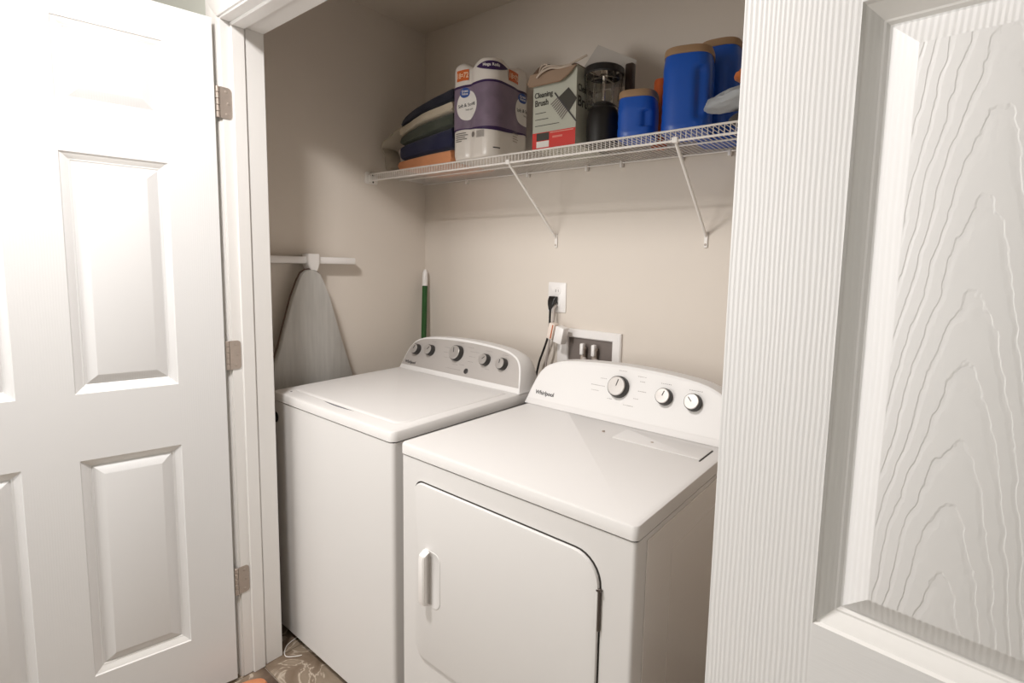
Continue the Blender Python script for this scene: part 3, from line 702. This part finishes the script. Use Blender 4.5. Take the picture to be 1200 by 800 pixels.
for z, k in ((ST, 0.94), (ST+0.006, 0.98), (ST+0.02, 1), (1.86, 1), (1.985, 1.0), (2.070, 1.0), (2.083, 0.975), (2.090, 0.93), (2.094, 0.86), (2.092, 0.6), (2.080, 0.4), (2.070, 0.2)):
    rg = []
    for p in PR:
        q = cc+(p-cc)*k; h = 0
        if z > 2.05:
            dx = abs(p.x-cc.x)/(TW/2); dy = abs(p.y-cc.y)/(TD/2); h = -0.022*(1-min(1, min(dx, dy)*2.2))*(1 if z > 2.075 else 0.5)
        if 1.76 < z < 2.05:
            q += (p-cc).normalized()*0.0015*noise.noise(Vector((p.x*20, p.y*20, z*8)))
        rg.append(Vector((q.x, q.y, z+h)))
    rings.append(rg)
loft(bm, rings); body = ob('wrapped_rolls', bm, M_wrap, tp, ang=60)
S_FL = 0.0; FRONT = TW-2*0.052; CORN = 0.052*PI/2
# s: 0 is at left end (left face/front corner start); front flat = CORN..CORN+FRONT; corner centre at:
SC1 = CORN+FRONT+CORN/2        # front-right corner centre
SF = CORN+FRONT*0.5            # middle of front face
SS = SC1+CORN/2+(TD-0.104)*0.5 # middle of right face
def decal(name, faces2d, mt, off_, parent=body):
    bm = N()
    for poly in faces2d: bm.faces.new([bm.verts.new(per(s, z, off_)) for s, z in poly])
    return ob(name, bm, mt, parent, ang=60)
def strip(s0, s1, zb, zt, n=60):
    out = []
    for k in range(n):
        a_, b_ = s0+(s1-s0)*k/n, s0+(s1-s0)*(k+1)/n
        out.append([(a_, zb(a_)), (b_, zb(b_)), (b_, zt(b_)), (a_, zt(a_))])
    return out
def disc(s, z, r, rz=None, n=40, m_=6):
    rz = rz or r; out = []
    for j in range(m_):
        for k in range(n):
            a0, a1 = 2*PI*k/n, 2*PI*(k+1)/n; r0, r1 = j/m_, (j+1)/m_
            q = [(s+r*r0*math.cos(a0), z+rz*r0*math.sin(a0)), (s+r*r1*math.cos(a0), z+rz*r1*math.sin(a0)), (s+r*r1*math.cos(a1), z+rz*r1*math.sin(a1)), (s+r*r0*math.cos(a1), z+rz*r0*math.sin(a1))]
            out.append(q if j else q[1:])
    return out
def dtext(s_, s, z, size, mt, off_, sx=1.0, rot=0.0, name='lettering', bold=0.0):
    bm = text_mesh(s_, size, 0, 'CENTER', sx=sx)
    if bold:
        pass
    bmesh.ops.subdivide_edges(bm, edges=[e for e in bm.edges if e.calc_length() > 0.004], cuts=2)
    cr_, sr_ = math.cos(rot), math.sin(rot)
    for v in bm.verts:
        a_, b_ = v.co.x, v.co.y; v.co = per(s+a_*cr_-b_*sr_, z+a_*sr_+b_*cr_, off_)
    return ob(name, bm, mt, body, smooth=False)
M_purp = mat('purple_print', (0.21, 0.155, 0.215), 0.35, var=0.35, vscale=18)
M_dpurp = mat('deep_purple_print', (0.035, 0.012, 0.075), 0.35)
M_orange = mat('orange_print', (0.62, 0.13, 0.025), 0.4)
M_lblue = mat('blue_print', (0.035, 0.085, 0.32), 0.4)
M_white = mat('white_print', (0.82, 0.78, 0.74), 0.4)
M_greyp = mat('grey_print', (0.22, 0.19, 0.17), 0.5)
wav = lambda c: (lambda s: c+0.002*math.sin((s-SC1)*2*PI/0.33+PI/2))
bt, bb = wav(2.004), (lambda s: 1.855+0.002*math.sin(s*20))
decal('purple_band', strip(0, PT, bb, bt, 120), M_purp, 0.0022)
decal('band_edge', strip(0, PT, lambda s: bt(s)-0.001, lambda s: bt(s)+0.007, 120), M_dpurp, 0.0024)
decal('band_edge', strip(0, PT, lambda s: bb(s)-0.003-0.010*(0.5+0.5*math.sin((s-SC1)*19+0.8)), lambda s: bb(s)+0.001, 120), M_dpurp, 0.0024)
for sc_ in (SF-0.014, SS+0.066):
    decal('logo_circle', disc(sc_, 1.937, 0.052), M_white, 0.0026)
    decal('logo_badge', disc(sc_-0.012, 1.983, 0.022, 0.018), M_lblue, 0.0030)
    dtext('Great', sc_-0.012, 1.985, 0.012, M_white, 0.0034); dtext('Value', sc_-0.012, 1.975, 0.012, M_white, 0.0034)
    dtext('Soft & Strong', sc_, 1.934, 0.0165, M_ink, 0.0030, sx=0.95, rot=0.06)
    dtext('bath tissue', sc_+0.012, 1.920, 0.009, M_greyp, 0.0030)
zl = lambda s: 2.061-0.016*max(0, 1-((s-SC1-0.0)/0.065)**2)
zu = lambda s: 2.061+0.014*max(0, 1-((s-SC1-0.0)/0.065)**2)
decal('top_banner', strip(SC1-0.065, SC1+0.065, zl, zu, 24), M_dpurp, 0.0026)
dtext('Mega Rolls', SC1-0.004, 2.058, 0.014, M_white, 0.0030)
for sc_ in (SC1-0.138, SC1+0.098):
    decal('orange_patch', strip(sc_-0.028, sc_+0.028, lambda s: 2.026, lambda s: 2.064, 12), M_orange, 0.0026)
    dtext('18=72', sc_, 2.036, 0.026, mat('cream_print', (0.85, 0.62, 0.42), 0.5), 0.0030, sx=0.8)
for k, (w_, zz_) in enumerate(((0.050, 1.842), (0.058, 1.835), (0.046, 1.828), (0.054, 1.821), (0.030, 1.814))):
    decal('small_print', strip(SF-0.070, SF-0.070+w_, lambda s, z=zz_: z-0.0022, lambda s, z=zz_: z+0.0014, 16), M_greyp, 0.0024)
decal('small_print', disc(SF+0.018, 1.832, 0.009, 0.010, 12, 1), M_greyp, 0.0024)
bars = []
for k in range(13): bars += strip(SF+0.038+k*0.0028, SF+0.038+k*0.0028+0.0015, lambda s: 1.818, lambda s: 1.842, 1)
decal('barcode', bars, M_greyp, 0.0024)
decal('small_print', strip(SC1+0.005, SC1+0.032, lambda s: 1.779, lambda s: 1.783, 8), M_ink, 0.0024)
for k in range(4): decal('small_print', strip(SS+0.0, SS+0.035-0.005*(k % 2), lambda s, z=1.845-0.009*k: z, lambda s, z=1.845-0.009*k: z+0.003, 8), mat('tan_print', (0.45, 0.36, 0.29), 0.5), 0.0024)

# cleaning brush box, open at the top
CX0, CX1, CY0, CY1, CZ1 = 0.930, 1.104, -0.300, -0.095, 1.988
cb = empty('carton', ((CX0+CX1)/2, -0.2, ST), 0, 'open grey white carton with a brush picture and red lower band', 'carton')
M_card = mat('printed_card', (0.50, 0.50, 0.42), 0.6, var=0.03)
M_cardin = mat('brown_cardboard', (0.30, 0.19, 0.125), 0.85, var=0.1, vscale=20)
M_redp = mat('red_print', (0.66, 0.035, 0.025), 0.4); M_dark = mat('charcoal_print', (0.05, 0.045, 0.035), 0.6)
bm = N()
for d in ((CX0, CX1, CY0, CY0+0.002), (CX0, CX1, CY1-0.002, CY1), (CX0, CX0+0.002, CY0+0.002, CY1-0.002), (CX1-0.002, CX1, CY0+0.002, CY1-0.002)): box(bm, d[0], d[1], d[2], d[3], ST, CZ1)
box(bm, CX0, CX1, CY0, CY1, ST-0.0, ST+0.002)
ob('carton_body', bm, M_card, cb, smooth=False)
# flaps
def slab(P, nrm, th=0.002):
    nrm = Vector(nrm).normalized()*th; return loft(N(), [[Vector(p) for p in P], [Vector(p)+nrm for p in P]])
FP = [(CX0-0.010, CY0-0.004, CZ1), (CX1, CY0-0.004, CZ1-0.002), (CX1-0.022, CY0-0.012, 1.962), (CX1-0.052, CY0-0.016, 1.944), (CX0-0.002, CY0-0.016, 1.946), (CX0-0.016, CY0-0.012, 1.960)]
fl_ = ob('flap', slab(FP, (0, -1, 0)), mat('flap_cardboard', (0.36, 0.25, 0.175), 0.8, var=0.08, vscale=20), cb, smooth=False)
ob('flap_edge', tube(N(), [Vector(p)+Vector((0, -0.0015, -0.001)) for p in FP[1:6]], 0.0017, 6), M_cardin, fl_)
ob('flap', slab([(1.035, -0.168, 1.952), (1.225, -0.168, 1.942), (1.231, -0.158, 2.020), (1.083, -0.155, 2.100), (1.018, -0.162, 2.02)], (0, 1, 0.05)), mat('pale_card', (0.50, 0.46, 0.42), 0.7), cb, smooth=False)
ob('flap', slab([(CX0, CY1, CZ1), (CX1, CY1, CZ1), (CX1-0.02, CY1+0.01, CZ1+0.030), (CX0+0.02, CY1+0.01, CZ1+0.030)], (0, 1, 0)), M_cardin, cb, smooth=False)
def fface(name, P, mt, d=0.0008):
    bm = N(); bm.faces.new([bm.verts.new((CX0+u, CY0-d, ST+v)) for u, v in P]); return ob(name, bm, mt, cb, smooth=False)
CWd, CHt = CX1-CX0, CZ1-ST
fface('red_band', [(0, 0), (CWd, 0), (CWd, 0.052), (0, 0.052)], M_redp)
fface('grey_label', [(0.018, 0.026), (0.070, 0.026), (0.070, 0.050), (0.018, 0.050)], M_dark, 0.0012)
fface('white_label', [(0.018, 0.004), (0.070, 0.004), (0.070, 0.024), (0.018, 0.024)], M_white, 0.0012)
fface('pink_line', [(0.074, 0.046), (CWd-0.008, 0.046), (CWd-0.008, 0.049), (0.074, 0.049)], mat('pink_print', (0.75, 0.30, 0.24), 0.5), 0.0012)
fface('pink_line', [(0.084, 0.030), (CWd-0.050, 0.030), (CWd-0.050, 0.036), (0.084, 0.036)], mat('pink_print_2', (0.75, 0.22, 0.17), 0.5), 0.0012)
def ftext(s_, u, v, size, mt, M0=None, sx=0.9):
    bm = text_mesh(s_, size, 0.0002, sx=sx); bm.transform(M0 if M0 is not None else frame((CX0+u, CY0-0.0012, ST+v), (1, 0, 0), (0, 0, 1))); return ob('lettering', bm, mt, cb, smooth=False)
ftext('Cleaning', 0.006, 0.163, 0.024, M_dark); ftext('Brush', 0.008, 0.137, 0.027, M_dark)
for v, w_ in ((0.113, 0.045), (0.093, 0.055), (0.073, 0.10)): fface('print_line', [(0.010, v), (0.010+w_, v), (0.010+w_, v+0.002), (0.010, v+0.002)], M_dark)
# brush picture: handle bar with two fans of bristles
def rot2(P, c, a_): return [(c[0]+(x-c[0])*math.cos(a_)-(y-c[1])*math.sin(a_), c[1]+(x-c[0])*math.sin(a_)+(y-c[1])*math.cos(a_)) for x, y in P]
fface('brush_picture', rot2([(0.095, 0.128), (0.160, 0.128), (0.153, 0.172), (0.102, 0.172)], (0.128, 0.128), -0.85), M_dark, 0.0012)
for k in range(9):
    u0 = 0.091+0.0075*k
    fface('brush_picture', rot2([(u0, 0.124), (u0+0.005, 0.124), (u0+0.003+(k-4)*0.001, 0.092), (u0-0.001+(k-4)*0.001, 0.092)], (0.128, 0.128), -0.85), M_greyp, 0.0012)
fface('brush_picture', rot2([(0.072, 0.1235), (0.205, 0.1235), (0.205, 0.1285), (0.072, 0.1285)], (0.128, 0.128), -0.85), M_ink, 0.0016)
Ms = frame((CX1+0.0008, CY0+0.006, ST+0.12), (0, 1, 0), (0, 0, 1))
ftext('Brush', 0, 0, 0.045, M_dark, Ms, 0.9); ftext('Cleaning', 0, 0, 0.03, M_dark, frame((CX1+0.0008, CY0+0.006, ST+0.165), (0, 1, 0), (0, 0, 1)), 0.8)
# brown pouch, cord and dark bottle sticking out of the carton
pouch = top('brown_pouch', cloth_slab(0.90, 1.085, lambda x: 1.991, smoothf([(0.90, 1.998), (0.925, 2.026), (0.965, 2.03), (1.01, 2.002), (1.05, 2.012), (1.085, 2.008)]), -0.275, -0.15, seed=9, nz=0.002), M_cloth('brown_cloth', (0.13, 0.075, 0.045)), 'brown cloth pouch with cream drawstring loops on top of the open carton', 'cloth')
M_cord = mat('cream_cord', (0.50, 0.41, 0.33), 0.6)
ob('drawstring', tube(N(), spline([(0.955, -0.315, 1.970), (0.975, -0.318, 1.982), (1.01, -0.316, 1.990), (1.045, -0.312, 1.985), (1.085, -0.305, 1.988), (1.05, -0.300, 1.990), (1.01, -0.31, 1.999), (0.975, -0.305, 2.000), (0.955, -0.300, 1.985), (0.955, -0.295, 2.008), (0.97, -0.290, 2.018), (0.990, -0.292, 2.006), (1.02, -0.296, 2.0), (1.06, -0.298, 1.994), (1.10, -0.295, 2.002), (1.13, -0.285, 2.015)], 6), 0.0032, 8), M_cord, pouch)
bm = N(); box(bm, 1.212, 1.240, -0.196, -0.172, ST, 2.002, 0.006); top('dark_bottle', bm, mat('dark_brown_glossy', (0.035, 0.02, 0.016), 0.35), 'tall dark brown container standing behind the blender jar', 'container')

# blender: black domed base and clear jar with blades at the top
BX, BY = 1.168, -0.244
bl = empty('blender', (BX, BY, ST), 0, 'small blender with black domed base and clear jar on top', 'blender')
T0 = Matrix.Translation((BX, BY, 0))
def bp(k, z): return (0.050*k, z)
lathe_b = lathe(N(), [(0.046, ST), (0.050, ST+0.004), (0.051, ST+0.04), (0.050, ST+0.080), (0.046, ST+0.100), (0.038, ST+0.116), (0.022, ST+0.126), (0.006, ST+0.129)], 40, T0)
ob('motor_base', lathe_b, mat('black_satin_plastic', (0.010, 0.009, 0.009), 0.38), bl)
M_glass = bpy.data.materials.new('clear_jar_plastic'); M_glass.use_nodes = True
b = M_glass.node_tree.nodes['Principled BSDF']; b.inputs['Transmission Weight'].default_value = 1.0; b.inputs['Roughness'].default_value = 0.06; b.inputs['IOR'].default_value = 1.25; b.inputs['Base Color'].default_value = (0.93, 0.92, 0.9, 1)
bm = N(); t = N()
R_ = [(0.040, ST+0.104), (0.050, ST+0.108), (0.054, ST+0.14), (0.058, ST+0.19), (0.059, ST+0.214), (0.0565, ST+0.214), (0.0555, ST+0.19), (0.0515, ST+0.14), (0.047, ST+0.112), (0.040, ST+0.108)]
loft(t, [[Vector((r*math.cos(2*PI*i/40), r*math.sin(2*PI*i/40), z)) for i in range(40)] for r, z in R_], cap=False, closed=True); t.transform(T0); join(bm, t)
jar = ob('jar', bm, M_glass, bl, ang=60)
bm = N()
for k in range(12):
    a_ = 2*PI*k/12; tube(bm, [(BX+0.0535*math.cos(a_), BY+0.0535*math.sin(a_), ST+0.125), (BX+0.0595*math.cos(a_), BY+0.0595*math.sin(a_), ST+0.208)], 0.0022, 6)
put(ob('jar_ribs', bm, M_glass, jar))
bm = N(); t = N(); R_ = [(0.059, ST+0.206), (0.062, ST+0.209), (0.062, ST+0.226), (0.059, ST+0.229), (0.053, ST+0.227), (0.053, ST+0.210)]
loft(t, [[Vector((r*math.cos(2*PI*i/40), r*math.sin(2*PI*i/40), z)) for i in range(40)] for r, z in R_], cap=False, closed=True); t.transform(T0); join(bm, t)
ob('rim', bm, M_black, bl)
bm = N(); lathe(bm, [(0.022, ST+0.222), (0.024, ST+0.232), (0.020, ST+0.238), (0.012, ST+0.239)], 24, Matrix.Translation((BX, BY+0.03, 0)))
ob('knob', bm, M_black, bl)
M_chrome = mat('bright_steel', (0.85, 0.82, 0.78), 0.18, metal=1.0)
bm = N(); lathe(bm, [(0.006, ST+0.129), (0.006, ST+0.205), (0.013, ST+0.208), (0.013, ST+0.222), (0.006, ST+0.224)], 16, T0)
sh_ = ob('spindle', bm, M_chrome, bl)
for k, (zz_, ln_) in enumerate(((0.212, 0.046), (0.205, 0.046), (0.198, 0.04), (0.165, 0.032))):
    bm = N()
    for s_ in (-1, 1):
        Mk = T0 @ Matrix.Translation((0, 0, ST+zz_)) @ Matrix.Rotation(k*0.9+0.3, 4, 'Z') @ Matrix.Rotation(s_*0.25*(1 if k < 2 else 0.2), 4, 'Y')
        t = N(); loft(t, [[Vector(p) for p in ((0, -0.006, -0.001), (s_*ln_, -0.002, -0.001), (s_*ln_, 0.003, -0.001), (0, 0.006, -0.001))], [Vector(p) for p in ((0, -0.006, 0.001), (s_*ln_, -0.002, 0.001), (s_*ln_, 0.003, 0.001), (0, 0.006, 0.001))]]); t.transform(Mk); join(bm, t)
    ob('blade', bm, M_chrome, sh_, smooth=False)

# blue grip canisters with tan lids
M_blue = mat('blue_moulded_plastic', (0.010, 0.095, 0.50), 0.33, coat=0.1)
M_tan = mat('tan_lid_plastic', (0.36, 0.225, 0.125), 0.5)
def canister(x, y, r, z1, rz, label):
    root = empty('coffee_canister', (x, y, ST), rz, label, 'canister', 'blue canisters on the shelf')
    H = z1-ST; n = 56; rings = []
    lidh = 0.022
    zs = [0, 0.004, 0.012]+[0.02+(H-0.055-0.02)*k/16 for k in range(17)]+[H-0.045, H-0.034, H-0.026, H-lidh, H-0.010]
    for z in zs:
        k = 1.0
        if z < 0.012: k = 0.95+0.05*z/0.012
        if z > H-0.050: k = 1-0.05*min(1, (z-(H-0.050))/0.03)
        rg = []
        for i in range(n):
            a_ = 2*PI*i/n; ca, sa = math.cos(a_), math.sin(a_)
            q = (abs(ca)**3.2+abs(sa)**3.2)**(-1/3.2); rr_ = r*0.97*k*(q if True else 1)
            body_ = 1.0 if 0.03 < z < H-0.06 else 0.0
            # two vertical grooves forming a grip, and finger ridges beside it
            g1 = math.exp(-((math.atan2(math.sin(a_+PI*0.30), math.cos(a_+PI*0.30)))/0.20)**2)
            g2 = math.exp(-((math.atan2(math.sin(a_+PI*0.92), math.cos(a_+PI*0.92)))/0.30)**2)
            rr_ -= body_*r*0.20*g1
            rr_ -= body_*r*0.05*g2*(0.5+0.5*math.sin(z*2*PI/0.028))
            rg.append(Vector((rr_*ca, rr_*sa, z)))
        rings.append(rg)
    bm = N(); loft(bm, rings); ob('canister_body', bm, M_blue, root, local=True, ang=50)
    bm = N(); rr2 = []
    for z, k in ((H-lidh, 0.98), (H-lidh+0.001, 1.03), (H-0.006, 1.03), (H-0.001, 1.0), (H, 0.93), (H-0.002, 0.90), (H-0.002, 0.3)):
        rr2.append([Vector((r*0.93*k*c_*q_, r*0.93*k*s_*q_, z)) for c_, s_, q_ in [(math.cos(2*PI*i/n), math.sin(2*PI*i/n), (abs(math.cos(2*PI*i/n))**3+abs(math.sin(2*PI*i/n))**3)**(-1/3)) for i in range(n)]])
    loft(bm, rr2); ob('lid', bm, M_tan, root, local=True, ang=50)
    return root
canister(1.289, -0.236, 0.059, 1.884, 0.25, 'shortest blue grip canister with tan lid, right next to the blender')
canister(1.436, -0.216, 0.071, 1.976, 0.25, 'tall blue grip canister with tan lid, second canister from the blender')
canister(1.478, -0.080, 0.062, 2.036, 0.1, 'tall blue canister with tan lid standing behind, close to the back wall')
# small orange lid between
bm = N(); lathe(bm, [(0.024, ST), (0.025, ST+0.01), (0.024, 1.950), (0.021, 1.957), (0.008, 1.958)], 28, Matrix.Translation((1.303, -0.118, 0))); top('orange_tub', bm, mat('orange_red_plastic', (0.60, 0.12, 0.03), 0.4), 'small orange red tub peeking out behind the two nearer blue canisters', 'tub')

# bundle at the right end
def blob(c, s, seed, amp=0.012, sub=4, fr_=9):
    bm = N(); bmesh.ops.create_icosphere(bm, subdivisions=sub, radius=1)
    for v in bm.verts:
        d = v.co.copy(); nn = noise.noise(d*1.6+Vector((seed, 0, 0)))*0.5+abs(noise.noise(d*3.4+Vector((seed, 3, 0))))*0.5
        v.co = Vector((c[0]+d.x*s[0], c[1]+d.y*s[1], c[2]+d.z*s[2]))+Vector((d.x, d.y, d.z))*nn*amp
    return bm
bm = blob((1.665, -0.215, ST+0.021), (0.105, 0.080, 0.019), 3, 0.002); top('dark_bundle', bm, M_cloth('dark_brown_cloth', (0.055, 0.045, 0.038)), 'dark brown folded cloth under the grey bag at shelf right end', 'cloth')
bm = blob((0, 0, 0), (0.100, 0.046, 0.022), 8, 0.014); bm.transform(Matrix.Translation((1.608, -0.270, 1.815)) @ Matrix.Rotation(-0.16, 4, 'Y')); top('grey_bag', bm, mat('pale_grey_bag', (0.42, 0.44, 0.46), 0.5, var=0.08, bump=0.8, bscale=25), 'crumpled pale grey bag lying in front of the rearmost canister', 'bag')
bm = blob((1.632, -0.205, 1.888), (0.062, 0.050, 0.026), 5, 0.012); top('orange_cloth', bm, M_cloth('bright_orange_cloth', (0.72, 0.20, 0.05)), 'bright orange cloth bundled on top of the grey bag', 'cloth')

# ------------------------------------------------------------------ floor bits
bm = N(); rings = []
for k, (zz_, s_) in enumerate(((0.0005, 0.96), (0.008, 1.0), (0.020, 1.0), (0.034, 0.92), (0.043, 0.72), (0.047, 0.35))):
    rings.append([Vector((0.435+0.048*s_*math.cos(2*PI*i/32), -1.055+0.085*s_*math.sin(2*PI*i/32), zz_)) for i in range(32)])
loft(bm, rings); top('slipper', bm, mat('peach_orange_cloth', (0.62, 0.24, 0.11), 0.8, var=0.12, vscale=40, bump=0.3), 'rounded peach orange slipper on the floor by the foot of the left jamb', 'slipper')
top('white_string', tube(N(), spline([(0.285, -0.79, 0.0025), (0.30, -0.845, 0.0025), (0.345, -0.872, 0.0025), (0.375, -0.85, 0.0025), (0.385, -0.835, 0.0025)], 6), 0.0014, 6), M_wire, 'thin white string curled on the tiles in front of the washer', 'string')
